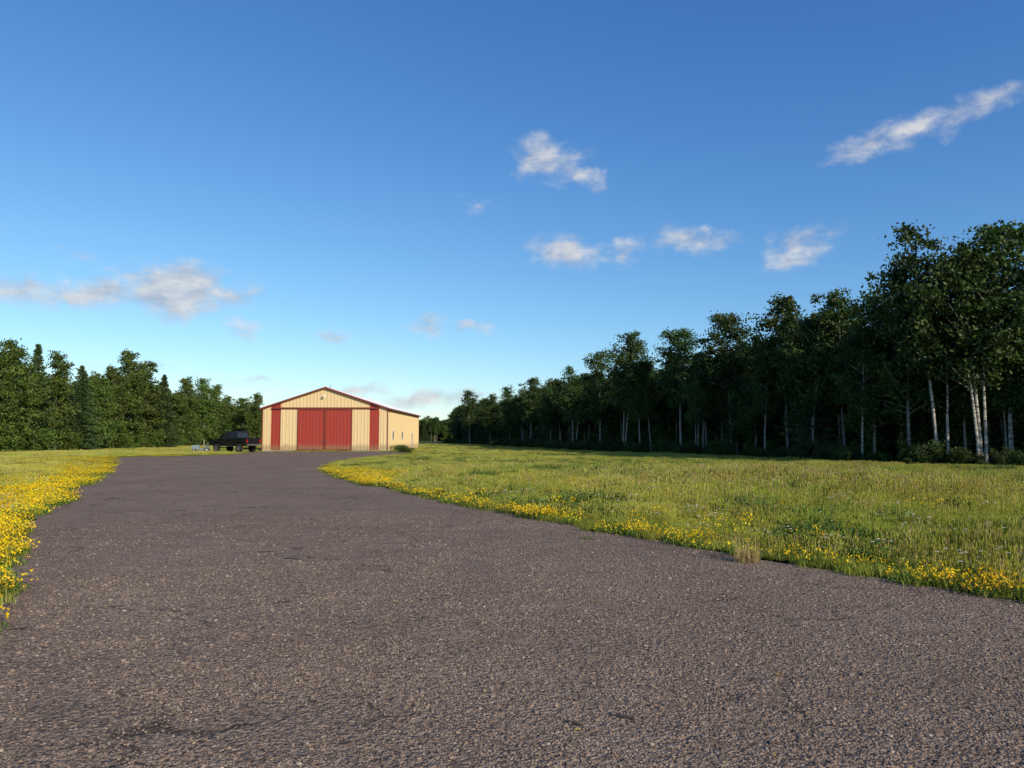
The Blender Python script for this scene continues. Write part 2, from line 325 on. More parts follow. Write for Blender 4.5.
def clump(kind):
    mb=MB()
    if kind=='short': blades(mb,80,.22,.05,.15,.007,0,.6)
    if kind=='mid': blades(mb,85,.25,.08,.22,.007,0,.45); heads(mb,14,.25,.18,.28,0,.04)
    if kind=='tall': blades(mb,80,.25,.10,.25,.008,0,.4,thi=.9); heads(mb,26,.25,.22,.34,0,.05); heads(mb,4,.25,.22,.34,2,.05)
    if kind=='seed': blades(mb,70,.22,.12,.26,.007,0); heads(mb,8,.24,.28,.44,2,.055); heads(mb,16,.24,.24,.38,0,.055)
    if kind=='weed':
        blades(mb,25,.2,.1,.25,.008,0)
        for _ in range(7):
            a=random.uniform(0,6.28); r=random.uniform(0,.15); h=random.uniform(.15,.36); x,y=r*math.cos(a),r*math.sin(a)
            mb.tube([(x,y,0),(x*1.4,y*1.4,h)],[.003,.002],3,1,.4)
            k=16; zz=rng.uniform(.15,1,k)*h; C=np.stack([x*(1+.4*zz/h)+rng.normal(0,.03,k),y*(1+.4*zz/h)+rng.normal(0,.03,k),zz],1)
            mb.leaves(C,.026,1,rng.uniform(0,1,k))
    if kind=='flower':
        k=260; a=rng.uniform(0,6.28,k); r=.2*np.sqrt(rng.uniform(0,1,k)); zz=rng.uniform(.02,.15,k)*(1-(r/.2)**2*.6)
        mb.leaves(np.stack([r*np.cos(a),r*np.sin(a),zz],1),.013,1,rng.uniform(0,1,k),asp=.6)
        blades(mb,30,.2,.08,.22,.006,0)
        for _ in range(20):
            a=random.uniform(0,6.28); r=.27*math.sqrt(random.random()); x,y=r*math.cos(a),r*math.sin(a); h=random.uniform(.08,.2)
            k=5; C=np.array([[x,y,h]])+rng.normal(0,.006,(k,3)); mb.leaves(C,.0105,3,rng.uniform(0,1,k),asp=.8)
    if kind=='daisy':
        for _ in range(5):
            a=random.uniform(0,6.28); r=.2*math.sqrt(random.random()); x,y=r*math.cos(a),r*math.sin(a); h=random.uniform(.22,.34)
            mb.tube([(x*.7,y*.7,0),(x,y,h)],[.002,.0015],3,1)
            vs=[(x,y,h+.004)]
            for q in range(10): vs.append((x+.02*math.cos(q*.628),y+.02*math.sin(q*.628),h+(.004 if q%2 else -.002)))
            mb.add(vs,[(0,i,i%10+1) for i in range(1,11)],4,.5)
            mb.add([(x+.006*math.cos(q*1.05),y+.006*math.sin(q*1.05),h+.008) for q in range(6)],[tuple(range(6))],3,.3)
        blades(mb,20,.2,.1,.3,.006,0)
    return mb.mesh('grass_'+kind,gm)
kinds=['short','short','mid','mid','tall','tall','seed','weed','flower','flower','daisy']
src=[('grass_clump_'+k,clump(k)) for k in kinds]
KI={'short':[0,1],'mid':[2,3],'tall':[4,5],'seed':[6],'weed':[7],'flower':[8,9],'daisy':[10]}

# ---------------------------------------------------------------- forest boundary polygons
forestR=[(60,8),(44,20),(36,29),(29.5,37),(25.5,42.2),(22.6,49.5),(21.0,57),(18.0,66),(14.8,75.5),(11,86),(8,98),(4,118),(-1,145),(-9,178),(-18,215),(-25,300),(20,310),(60,200),(70,80),(90,8)]
forestL=[(-64,40),(-58.5,78),(-57.5,90),(-57.5,108),(-59,122),(-61,136),(-64,152),(-69,178),(-76,215),(-90,320),(-160,320),(-120,180),(-100,110),(-95,40)]
hang=[(-29.9,87.7),(-14.4,87.7),(-14.4,118),(-29.9,118)]
def pn(x,y,s,z=0): return mnoise.noise(Vector((x*s,y*s,z)))
PX=[];FX=[]
for (r0,r1,den,sxy) in [(3.5,9,54,.85),(9,16,42,1.0),(16,28,23,1.25),(28,50,11,1.55),(50,95,4.2,2.3),(95,200,.8,4.2)]:
    A=R(43)*(r1*r1-r0*r0); n=int(A*den)
    r=np.sqrt(rng.uniform(r0*r0,r1*r1,n)); t=rng.uniform(-R(43),R(43),n); x=r*np.sin(t); y=r*np.cos(t)
    keep=~in_poly(x,y)&~in_poly(x,y,hang)
    x,y=x[keep],y[keep]
    deepR=in_poly(x-1,y,forestR)&in_poly(x,y,forestR); deepL=in_poly(x+4,y,forestL)&in_poly(x,y,forestL)
    keep=~(deepR|deepL); x,y=x[keep],y[keep]; ed=edge_dist(x,y)
    for X,Y,E in zip(x,y,ed):
        X=float(X);Y=float(Y)
        if (X+33.5)**2/36+(Y-84)**2/6<1 : continue
        p1=pn(X,Y,.18,1); p2=pn(X,Y,.5,5); p3=pn(X,Y,.09,9); p4=pn(X,Y,1.3,12); u=random.random()
        leftside = X<-4 and (X< -13 or Y<40)
        if leftside:
            fprob=.85*max(0,min(1,1.1-E/11 + p1*.9)) if Y<66 else .05
        else:
            fprob=max(0,.80-E/.85)*(.85+p2*1.2+p4*1.1) if E<.9 else .02+.05*max(0,p2)
            if Y>30: fprob*=.7
        fprob=max(0,fprob)
        hs_=min(1,.36+E*.24)*(1+.5*p1+.3*p2)
        redp=math.exp(-((X-8)/4.5)**2-((Y-24)/6)**2)*.6
        if u<fprob: k='flower'; hz=1.0 if E<1 or leftside else 1.4
        elif u>.975 and E>.6: k='daisy'; hz=1
        elif E<.45: k='short'; hz=1
        elif random.random()<redp and E>1: k='seed'; hz=hs_*1.15
        elif (p3>.10 and u>.6 or p2>.38 or p4>.52) and not leftside: k='weed'; hz=hs_*1.15
        elif p1+p4*.4>.26 and u>.5: k='seed'; hz=hs_
        elif p2+p4*.3>.02: k='tall'; hz=hs_
        else: k='mid'; hz=hs_
        s=sxy*random.uniform(.8,1.25)
        if Y>22: hz*=max(.5,1-(Y-22)*.025)
        row=((X,Y,0.0),random.uniform(0,6.28),(s,s,hz*random.uniform(.75,1.25)),random.choice(KI[k]))
        (FX if k=='flower' else PX).append(row)
def sc_rows(name,rows,objs):
    return scatter(name,[r[0] for r in rows],[r[1] for r in rows],[r[2] for r in rows],[r[3] for r in rows],objs)
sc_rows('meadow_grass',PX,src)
sc_rows('yellow_wildflowers',FX,src)
print('grass',len(PX),'flowers',len(FX))

# gravel stones on asphalt
def stone(seed):
    rr=random.Random(seed); bm=bmesh.new(); bmesh.ops.create_icosphere(bm,subdivisions=1,radius=1)
    for v in bm.verts: v.co*=rr.uniform(.65,1.15); v.co.z*=.6
    me=bpy.data.meshes.new('stone'); bm.to_mesh(me); bm.free(); return me
stm,nt=new_mat('stone_chips'); o=N(nt,'ShaderNodeOutputMaterial'); p=N(nt,'ShaderNodeBsdfPrincipled'); oi=N(nt,'ShaderNodeObjectInfo')
L(nt,ramp(nt,oi.outputs['Random'],[(0,(.09,.066,.05)),(.5,(.23,.17,.128)),(.95,(.31,.235,.18)),(1,(.42,.35,.28))]),p.inputs['Base Color']); p.inputs['Roughness'].default_value=.85; L(nt,p.outputs[0],o.inputs[0])
sm=[]
for i in range(5):
    s_=stone(i); s_.materials.append(stm); sm.append(('stone_chip',s_))
rows=[]
for r0,r1,den,s0 in [(3,6,2300,.006),(6,10,900,.0075),(10,16,200,.009)]:
    n=int(R(42)*(r1*r1-r0*r0)*den); r=np.sqrt(rng.uniform(r0*r0,r1*r1,n)); t=rng.uniform(-R(42),R(42),n); x=r*np.sin(t); y=r*np.cos(t)
    k=in_poly(x,y); x,y=x[k],y[k]
    for X,Y in zip(x,y):
        if random.random()>.75+1.2*pn(float(X),float(Y),1.3,4): continue
        s=s0*random.lognormvariate(0,.4); s=min(s,.022)
        rows.append(((X,Y,.012+s*.15),random.uniform(0,6.28),(s,s*random.uniform(.7,1),s*random.uniform(.7,1.1)),random.randrange(5)))
sc_rows('loose_gravel',rows,sm); print('stones',len(rows))

# fallen leaves, small weeds on the asphalt
mb=MB()
for _ in range(46):
    r=math.sqrt(random.uniform(12,150)); t=random.uniform(-.6,.6); x,y=r*math.sin(t),r*math.cos(t)
    C=np.array([[x,y,.022]]); mb.leaves(C,.022,0,np.array([random.random()]),asp=.7)
leafy=simple_mat('yellowed_leaf',(.5,.33,.05)); 
V=np.array(mb.v); V[:,2]=.018+np.abs(V[:,2]-.022)*.35; mb.v=[tuple(q) for q in V]
add_obj('fallen_leaves',mb.mesh('fallen_leaves',[leafy]))
flake=simple_mat('tar_flake',(.05,.038,.03),.8)
mb=MB()
for x,y,L_,W_,a in [(-.88,3.98,.10,.022,.3),(.63,4.35,.16,.02,-.5),(.35,4.25,.12,.02,-.7),(-1.2,4.6,.06,.02,.1),(-4.1,6.3,.14,.02,.1),(1.6,5.0,.09,.02,.5),(.1,4.9,.05,.02,.2),(2.4,6.4,.1,.02,.2),(-2.2,7.3,.14,.02,.2),(-3.4,10.5,.3,.035,.3),(-2.9,9.9,.35,.035,-.4)]:
    k=15; V=[]
    for i in range(k):
        t=6.283*i/k; q=random.uniform(.35,1.25); u,v=L_*.5*q*math.cos(t),W_*q*math.sin(t)
        V.append((x+u*math.cos(a)-v*math.sin(a),y+u*math.sin(a)+v*math.cos(a),.018))
    V.append((x,y,.023)); mb.add(V,[(i,(i+1)%k,k) for i in range(k)],0)
add_obj('asphalt_flakes',mb.mesh('asphalt_flakes',[flake]))
def tuft(name,loc,n,h,mats,kind=0,rad=.1):
    mb=MB(); blades(mb,n,rad,h*.5,h,.006,kind,.7)
    if kind==2: heads(mb,25,rad,h*.8,h*1.3,2,.05)
    return add_obj(name,mb.mesh(name,gm),loc)
tuft('dry_weed_tuft',(3.02,9.65,.01),170,.24,gm,2,.16)
tuft('grass_tuft',(1.2,11.8,.01),60,.07,gm,1,.14)
tuft('grass_tuft',(5.2,12.0,0),60,.4,gm,1,.2)

# ---------------------------------------------------------------- trees
def broad(seed,h,cw,base,nb,nl,bark,leaf,lsize=.13,stems=1,lean=.06):
    rr=random.Random(seed); mb=MB()
    allC=[];allT=[]
    for s_ in range(stems):
        a=rr.uniform(0,6.28); off=(.35*math.cos(a)*(stems>1),.35*math.sin(a)*(stems>1)); ll=rr.uniform(.3,1.2)*lean*h*(1.6 if stems>1 else 1)
        H=h*(1 if s_==0 else rr.uniform(.8,.98)); pts=[];wob=[rr.uniform(-.12,.12) for _ in range(9)]
        for i in range(9):
            t=i/8; pts.append(Vector((off[0]+ll*math.cos(a)*t**1.3+wob[i]*t,off[1]+ll*math.sin(a)*t**1.3-wob[8-i]*t,H*t*.97)))
        r0=.0085*H*(.8 if stems>1 else 1)
        mb.tube(pts,[r0*(1-.88*i/8)+.008 for i in range(9)],7,0,.5)
        for b in range(nb//stems):
            t=base+(1-base)*((b+rr.random())/(nb//stems)); t=min(t,.98)
            k=t*8; i=int(k); p0=pts[i].lerp(pts[min(i+1,8)],k-i)
            u=(t-base)/(1-base)
            prof=(math.sin(math.pi*min(1,u*.85+.13))**.7)*(1-.35*u)
            ln=cw*.5*prof*rr.uniform(.45,1.4)+.25; an=rr.uniform(0,6.28); up=rr.uniform(.25,1.0)
            d=Vector((math.cos(an),math.sin(an),up)).normalized()
            p1=p0+d*ln*.55; p2=p0+d*ln+Vector((0,0,ln*rr.uniform(-.05,.25)))
            mb.tube([p0,p1,p2],[.009*ln+.010,.006*ln+.006,.004],4,0,.5)
            nc=max(3,int(ln*3.6))
            for c in range(nc):
                tt=rr.uniform(.2,1.05); q=p0.lerp(p2,tt)+Vector((rr.gauss(0,.24),rr.gauss(0,.24),rr.gauss(0,.2)))*(.5+ln*.35)
                m_=max(4,int(nl*rr.uniform(.5,1.4))); sg=rr.uniform(.15,.36)
                C=rng.normal(0,1,(m_,3))*np.array([sg,sg,sg*.65])+np.array(q)
                allC.append(C); tv=rr.uniform(.05,.95); allT.append(np.clip(tv+rng.normal(0,.2,m_),0,1))
    C=np.concatenate(allC); T=np.concatenate(allT)
    mb.leaves(C,lsize,1,T,asp=.62)
    return mb.mesh('broadleaf_tree',[bark,leaf])
def spruce(seed,h,w):
    rr=random.Random(seed); mb=MB(); mb.tube([(0,0,0),(0,0,h*.5),(0,0,h)],[.013*h,.008*h,.01],7,0)
    C=[];D=[];T=[]
    z=.04*h
    while z<h*.985:
        u=z/h; r=w*.5*(1-u)**.8*rr.uniform(.8,1.15)+.08; nbr=int(6+5*(1-u))
        a0=rr.uniform(0,6.28)
        for k in range(nbr):
            a=a0+6.28*k/nbr+rr.uniform(-.3,.3); L_=r*rr.uniform(.55,1.25); d=Vector((math.cos(a),math.sin(a),0)); tv=rr.uniform(.1,.9)
            end=Vector((0,0,z))+d*L_+Vector((0,0,-.15*L_)); mb.tube([(0,0,z),end],[.02,.006],3,0)
            for j in range(int(8+L_*16)):
                t=rr.uniform(.12,1.03); q=Vector((0,0,z)).lerp(end,t); side=rr.uniform(-1,1)*(.10+.28*L_*(1-t*.75))
                q+=Vector((-d.y,d.x,0))*side+Vector((0,0,rr.uniform(-.14,.05)+.1*t*t))
                C.append(tuple(q)); dd=d*.8+Vector((-d.y,d.x,0))*side*1.5+Vector((0,0,rr.uniform(-.5,.25))); dd.normalize(); D.append(tuple(dd)); T.append(min(1,max(0,tv+rr.gauss(0,.2))))
        z+=rr.uniform(.18,.34)*(1.15-.5*u)
    C=np.array(C); mb.leaves(C,.17,1,np.array(T),asp=.30,ndir=np.array(D))
    return mb.mesh('spruce_tree',[bark_d,needles])
def shrub(seed,h,w,leaf):
    rr=random.Random(seed); mb=MB(); Cs=[];Ts=[]
    for s_ in range(12):
        a=rr.uniform(0,6.28); l=rr.uniform(.2,.5)*w; H=h*rr.uniform(.6,1); e=Vector((l*math.cos(a),l*math.sin(a),H))
        mb.tube([(0,0,0),e*.5+Vector((0,0,.1*H)),e],[.03,.018,.006],4,0)
        for c in range(10):
            t=rr.uniform(.1,1); q=e*t+Vector((rr.gauss(0,.16),rr.gauss(0,.16),rr.gauss(0,.1)))*w*.5
            q.z=max(.12,q.z); m_=int(rr.uniform(18,38)); Cs.append(rng.normal(0,1,(m_,3))*.16*w*.5+np.array(q)); tv=rr.uniform(.1,.9); Ts.append(np.clip(tv+rng.normal(0,.2,m_),0,1))
    C=np.concatenate(Cs); C[:,2]=np.abs(C[:,2])
    mb.leaves(C,.085,1,np.concatenate(Ts),asp=.6); return mb.mesh('shrub',[bark_d,leaf])
H0=12.0
aspD=[broad(s,H0,cw,b,nb,nl,bark_g,leaf_dk,.115) for s,cw,b,nb,nl in [(1,4.8,.30,54,30),(2,4.0,.34,46,32),(3,6.2,.24,62,30),(4,3.4,.28,50,34),(5,5.2,.14,58,32),(6,4.4,.40,40,34)]]
birD=[broad(11,H0,5.4,.36,60,30,bark_w,leaf_dk,.11,2),broad(12,H0,6.0,.34,66,30,bark_w,leaf_dk,.11,3,.09),broad(13,H0,4.6,.36,52,34,bark_w,leaf_dk,.11,1)]
aspL=[broad(s,H0,cw,b,nb,nl,bark_g,leaf_lt,.13) for s,cw,b,nb,nl in [(21,5.2,.06,66,32),(22,4.2,.08,58,34),(23,6.2,.04,70,32)]]
spr=[spruce(31,H0,5.4),spruce(32,H0,4.8),spruce(33,H0,6.0)]
shD=[shrub(41,1.9,2.2,leaf_dk),shrub(42,2.4,2.4,leaf_dk)]
shL=[shrub(43,2.2,2.6,leaf_lt),shrub(44,1.7,2.4,leaf_lt)]
def tree(name,me,X,Y,H,ws=1.0):
    s=H/H0; return add_obj(name,me,(X,Y,0),(0,0,random.uniform(0,6.28)),(s*ws,s*ws,s))
A=aspD;B=birD
for nm,me,X,Y,H,ws in [('aspen_tree',A[2],24.6,46,12.6,.95),('birch_tree',B[0],25.4,43.5,14.6,.95),('birch_tree',B[1],26.4,41.5,13.2,.95),
 ('birch_tree',B[2],28.8,42.8,14.0,1.1),('birch_tree',B[1],31.2,42,11.6,1),('aspen_tree',A[4],24.2,49.6,11.2,1),('aspen_tree',A[0],24.2,54,12.4,1),
 ('birch_tree',B[0],22.2,55.5,11.0,1),('aspen_tree',A[1],22.3,60,13.2,1.05),('aspen_tree',A[4],21.0,64,10.6,1),('birch_tree',B[2],19.8,67,13.0,1.05),
 ('aspen_tree',A[5],18.0,70,9.6,1),('birch_tree',B[2],16.8,74,12.6,1.05),('aspen_tree',A[1],14.6,78,9.8,1.1),('birch_tree',B[1],12.2,82,13.2,1.0),
 ('aspen_tree',A[3],10.5,88,11.9,1.2),('birch_tree',B[0],8.0,97,11.2,1.1),('aspen_tree',A[2],5.8,112,10.4,1),('aspen_tree',A[1],3.1,128,12.2,1.2),
 ('aspen_tree',A[4],-.4,145,11.6,1.1),('aspen_tree',A[2],-4.8,160,11.0,1.2),('aspen_tree',A[0],-9.8,173,12.8,1.3),
 ('birch_tree',B[2],23.0,48.8,9.0,.9),('birch_tree',B[2],20.4,60,8.6,.9),('birch_tree',B[0],17.0,69,8.8,.9),('birch_tree',B[2],13.6,79,9.0,1),
 ('aspen_tree',aspL[0],-56.9,82,12.4,1),('aspen_tree',aspL[2],-56.5,85,12.0,1),('spruce_tree',spr[1],-57,88.5,13.0,1.0),('aspen_tree',aspL[1],-56,91,12.1,1.1),
 ('spruce_tree',spr[2],-56,96,11.2,1),('aspen_tree',aspL[2],-56,100,10.3,1),('aspen_tree',aspL[0],-56.4,105,11.6,1),('aspen_tree',aspL[0],-56,109,14.2,1.1),
 ('aspen_tree',aspL[1],-57,115,13.4,1.2),('spruce_tree',spr[0],-57,121,12.2,1.0),('aspen_tree',aspL[2],-59,132,12.3,1.1),('aspen_tree',aspL[0],-61,147,13.4,1.1),('aspen_tree',aspL[1],-64,160,13,1.1),('aspen_tree',aspL[2],-68,178,11.6,1.2),
 ('aspen_tree',aspL[2],-52,150,10.6,1.1),('aspen_tree',aspL[0],-57,158,10,1.2)]:
    tree(nm,me,X,Y,H,ws)
def fill(poly_,dens):
    pg=np.array(poly_); x0,y0=pg.min(0); x1,y1=pg.max(0); n=int((x1-x0)*(y1-y0)*dens)
    x=rng.uniform(x0,x1,n); y=rng.uniform(y0,y1,n); k=in_poly(x,y,pg); return x[k],y[k]
def forest(name,pg,dens,srcs,weights,hlo,hhi):
    x,y=fill(pg,dens); rows=[]
    for X,Y in zip(x,y):
        v=.5+.9*mnoise.noise(Vector((float(X)*.11,float(Y)*.11,2)))
        H=(hlo+(hhi-hlo)*min(1,max(0,v*.6+.4*random.random())))/H0; ws=random.uniform(.8,1.25)*H
        rows.append(((X,Y,0),random.uniform(0,6.28),(ws,ws,H),random.choices(range(len(srcs)),weights)[0]))
    print(name,len(rows)); return sc_rows(name,rows,srcs)
nearR=[(x+1.4,y+1.8) for x,y in forestR[:16]]+[(20,310),(50,200),(52,80),(70,8)]
forest('mixed_forest',nearR,.18,[('tree',m_) for m_ in aspD+birD+spr[:2]],[4,4,4,4,3,4,2,2,2,1,2],7.0,12.2)
forest('mixed_forest',[(x-1.5,y) for x,y in forestL[:10]]+[(-120,320),(-95,180),(-85,110),(-85,40)],.17,[('tree',m_) for m_ in aspL+spr+aspD[2:4]],[4,4,4,2,3,2,2,2],7.5,12.8)
forest('distant_forest',[(-150,320),(-90,340),(-15,345),(30,320),(30,380),(-150,400)],.10,[('tree',m_) for m_ in aspD[:5]+aspL+spr],[1]*5+[1]*3+[1]*3,8,12.5)
def edge_shrubs(name,line,srcs,step,off,hr,jitter=1.3):
    rows=[]
    for (a,b) in zip(line[:-1],line[1:]):
        a=Vector(a);b=Vector(b); d=(b-a); n=max(1,int(d.length/step)); nn=Vector((-d.y,d.x)).normalized()
        for i in range(n):
            q=a+d*((i+random.random())/n)+nn*(off+random.uniform(-jitter,jitter)); h=random.uniform(*hr)
            rows.append(((q.x,q.y,0),random.uniform(0,6.28),(h*random.uniform(.9,1.3),h*random.uniform(.9,1.3),h),random.randrange(len(srcs))))
    return sc_rows(name,rows,srcs)
edge_shrubs('understory_shrubs',forestR[:16],[('shrub',m_) for m_ in shD],.5,.3,(.2,.6),1.3)
edge_shrubs('understory_shrubs',forestR[:16],[('shrub',m_) for m_ in shD],.5,-5.5,(.7,1.7),2.6)
edge_shrubs('understory_shrubs',forestL[:10],[('shrub',m_) for m_ in shL],.6,-.4,(.6,1.5),1.5)
edge_shrubs('understory_shrubs',forestL[:10],[('shrub',m_) for m_ in shL],.6,2.5,(1.3,2.6),2)

# ---------------------------------------------------------------- hangar
cream=siding_mat('cream_steel_siding',(.66,.51,.275))
red=siding_mat('red_steel_siding',(.31,.038,.022))
trim=simple_mat('dark_red_trim',(.17,.032,.02),.5,0,.06)
roofm=simple_mat('galvanised_roof',(.74,.75,.76),.4,.1,.06)
conc=simple_mat('concrete',(.33,.31,.28),.9,0,.15,4)
glass=simple_mat('window_glass',(.02,.025,.03),.08)
whitep=simple_mat('white_paint',(.75,.74,.70),.5)
steel=simple_mat('dull_steel',(.25,.25,.25),.4,.8)
hroot=bpy.data.objects.new('hangar_building',None); scene.collection.objects.link(hroot); hroot.location=(-22.2,88,0)
HW=7.43; HL=29; EH=5.15; PH=7.6
def rooftop(x): return EH+(PH-EH)*(1-abs(x)/HW)
def ribwall(x0,x1,zb,topf,mat,plane_y=0,depth=.035,pitch=.4,axis='x',flip=1):
    xs=[]
    n=max(1,round((x1-x0)/pitch)); pt=(x1-x0)/n
    prof=[(0,0),(.62,0),(.70,1),(.88,1),(.96,0)]
    for i in range(n):
        for a,dv in prof: xs.append((x0+(i+a)*pt,dv))
    xs.append((x1,0)); V=[];F=[]
    for x,dv in xs:
        yy=plane_y-flip*dv*depth
        for z in (zb,topf(x)):
            V.append((x,yy,z) if axis=='x' else (yy,x,z))
    for i in range(len(xs)-1):
        F.append((2*i,2*i+2,2*i+3,2*i+1))
    return V,F
secs=[(-7.43,-6.42,cream),(-6.42,-5.28,red),(-5.28,0,cream),(0,5.28,cream),(5.28,6.42,red),(6.42,7.43,cream)]
mb=MB(); mats=[cream,red]
for a,b_,mt in secs:
    V,F=ribwall(a,b_,.12,rooftop,mt); mb.add(V,F,mats.index(mt))
add_obj('front_wall',mb.mesh('front_wall',mats),parent=hroot)
mb=MB()
V,F=ribwall(0.0,HL,.12,lambda x:EH,0,axis='y',plane_y=HW,flip=-1); mb.add(V,F,0)
V,F=ribwall(0.0,HL,.12,lambda x:EH,0,axis='y',plane_y=-HW,flip=1); mb.add(V,F,0)
V,F=ribwall(-HW,HW,.12,rooftop,0,plane_y=HL,flip=-1); mb.add(V,F,0)
add_obj('side_and_rear_walls',mb.mesh('side_and_rear_walls',[cream]),parent=hroot)
mb=MB(); mb.box(-HW-.05,HW+.05,-.06,HL+.05,-.1,.125); add_obj('foundation_slab',mb.mesh('foundation_slab',[conc]),parent=hroot)
mb=MB(); OV=.3
for sg in (-1,1):
    V=[];F=[];xs=[];y=-OV
    while y<HL+OV:
        for a,dv in ((0,0),(.70,0),(.78,1),(.9,1),(.98,0)): xs.append((y+a*.4,dv))
        y+=.4
    for y_,dv in xs:
        V.append((0,y_,PH+.06+dv*.025)); V.append((sg*(HW+OV),y_,EH-(PH-EH)*OV/HW+.06+dv*.025))
    for i in range(len(xs)-1):
        F.append((2*i,2*i+1,2*i+3,2*i+2) if sg>0 else (2*i,2*i+2,2*i+3,2*i+1))
    mb.add(V,F,0)
mb.box(-.18,.18,-OV-.01,HL+OV,PH+.05,PH+.10,0)
add_obj('roof',mb.mesh('roof',[roofm]),parent=hroot)
mb=MB()
for sg in (-1,1):
    sl=(PH-EH)/HW
    for yy in (-OV-.03,HL+OV):
        x0,x1=0,sg*(HW+OV); z0,z1=PH+.07,EH-sl*OV+.07; hgt=.2
        V=[(x0,yy,z0),(x1,yy,z1),(x1,yy,z1-hgt),(x0,yy,z0-hgt),(x0,yy+.03,z0),(x1,yy+.03,z1),(x1,yy+.03,z1-hgt),(x0,yy+.03,z0-hgt)]
        mb.add(V,[(0,1,2,3),(7,6,5,4),(0,4,5,1),(3,2,6,7),(1,5,6,2)],0)
    xa=sg*(HW+OV); mb.box(min(xa,xa+sg*.03),max(xa,xa+sg*.03),-OV,HL+OV,EH-sl*OV-.12,EH-sl*OV+.04,0)
    V=[(sg*HW,-OV,EH-.16),(sg*(HW+OV),-OV,EH-sl*OV-.16),(sg*(HW+OV),HL+OV,EH-sl*OV-.16),(sg*HW,HL+OV,EH-.16)]; mb.add(V,[(0,1,2,3)],1)
for xc in (-HW,HW):
    for yc in (-.045,HL+.04): mb.box(xc-.06,xc+.06,yc-.005,yc+.03,.12,EH-.1,0)
for sg in (-1,1):
    V=[(0,-OV,PH-.1),(sg*HW,-OV,EH-.1),(sg*HW,0,EH-.1),(0,0,PH-.1)]; mb.add(V,[(0,1,2,3)],1)
add_obj('trim',mb.mesh('trim',[trim,cream]),parent=hroot)
mb=MB()
for a,b_,mt,yo in ((-5.25,-3.24,1,-.10),(3.24,5.25,1,-.10),(-3.22,-.02,0,-.17),(.02,3.22,0,-.17)):
    V,F=ribwall(a,b_,.16,lambda x:5.02,0,plane_y=yo); mb.add(V,F,mt)
    mb.box(a,b_,yo+.004,yo+.055,.15,5.0,mt)
    if mt==0:
        for zz in (.16,4.9): mb.box(a,b_,yo-.05,yo-.037,zz,zz+.1,2)
        mb.box(a-.0,a+.07,yo-.055,yo-.038,.27,4.9,2); mb.box(b_-.07,b_,yo-.055,yo-.038,.27,4.9,2)
mb.box(-6.3,6.3,-.26,-.04,5.04,5.22,2)
mb.box(-.28,-.22,-.27,-.22,1.0,1.35,3); mb.box(.22,.28,-.27,-.22,1.0,1.35,3)
add_obj('sliding_doors',mb.mesh('sliding_doors',[red,cream,trim,steel]),parent=hroot)
mb=MB()
def sidewin(y0,y1,z0,z1,fill):
    x=HW+.038
    mb.box(x,x+.05,y0-.08,y1+.08,z1,z1+.08,0); mb.box(x,x+.05,y0-.08,y1+.08,z0-.08,z0,0)
    mb.box(x,x+.05,y0-.08,y0,z0,z1,0); mb.box(x,x+.05,y1,y1+.08,z0,z1,0); mb.box(x,x+.02,y0,y1,z0,z1,fill)
sidewin(3.2,4.3,1.5,2.4,1); sidewin(11,12.1,1.5,2.4,1); sidewin(20.5,21.6,.25,2.3,2)
add_obj('side_windows_and_door',mb.mesh('side_windows_and_door',[whitep,glass,trim]),parent=hroot)
mb=MB(); mb.tube([(.0,-.36,PH-.9),(.0,-.5,PH-.85)],[.03,.03],6,0); mb.tube([(0,-.5,PH-.85),(0,-.5,PH-1.1)],[.05,.16],10,1)
mb.tube([(.25,1.2,PH),(.25,1.2,PH+.55)],[.03,.02],6,0)
add_obj('gable_lamp',mb.mesh('gable_lamp',[steel,whitep]),parent=hroot)

# ---------------------------------------------------------------- pickup truck
blk=simple_mat('black_car_paint',(.012,.012,.014),.22,0,.05)
tire=simple_mat('tyre_rubber',(.018,.018,.018),.8); rim=simple_mat('wheel_rim',(.35,.35,.36),.35,.7)
lamp_r=simple_mat('tail_lamp_red',(.35,.01,.01),.2); lamp_w=simple_mat('headlamp_lens',(.7,.7,.68),.15)
def extr(mb,prof,y0,y1,mat,inset=None):
    n=len(prof); V=[(x,y0,z) for x,z in prof]+[(x,y1,z) for x,z in prof]
    F=[tuple(range(n)),tuple(range(2*n-1,n-1,-1))]+[(i,i+n,(i+1)%n+n,(i+1)%n) for i in range(n)]
    mb.add(V,F,mat)
def wheel(mb,x,y,z,r,w_,sgn,mt=0,mr=1):
    n=20; rings=[(r*.9,-w_/2),(r,-w_*.38),(r,w_*.38),(r*.9,w_/2),(r*.62,w_/2),(r*.58,w_*.3)]
    V=[];F=[]
    for rr_,yy in rings:
        for k in range(n): V.append((x+rr_*math.cos(6.283*k/n),y+sgn*yy,z+rr_*math.sin(6.283*k/n)))
    for i in range(len(rings)-1):
        for k in range(n): F.append((i*n+k,i*n+(k+1)%n,(i+1)*n+(k+1)%n,(i+1)*n+k))
    F.append(tuple(range(n))); mb.add(V,F,mt)
    V=[(x+r*.58*math.cos(6.283*k/n),y+sgn*w_*.3,z+r*.58*math.sin(6.283*k/n)) for k in range(n)]+[(x,y+sgn*w_*.42,z)]
    mb.add(V,[(k,(k+1)%n,n) for k in range(n)],mr)
troot=bpy.data.objects.new('pickup_truck',None); scene.collection.objects.link(troot); troot.location=(-30.9,82.8,0); troot.rotation_euler=(0,0,R(-28)); troot.scale=(1.04,1.08,1.12)
def arc(cx,cz,r,a0,a1,n=7): return [(cx+r*math.cos(R(a0+(a1-a0)*i/n)),cz+r*math.sin(R(a0+(a1-a0)*i/n))) for i in range(n+1)]
mb=MB(); Z=.18
def zz_(pr): return [(x,z+Z) for x,z in pr]
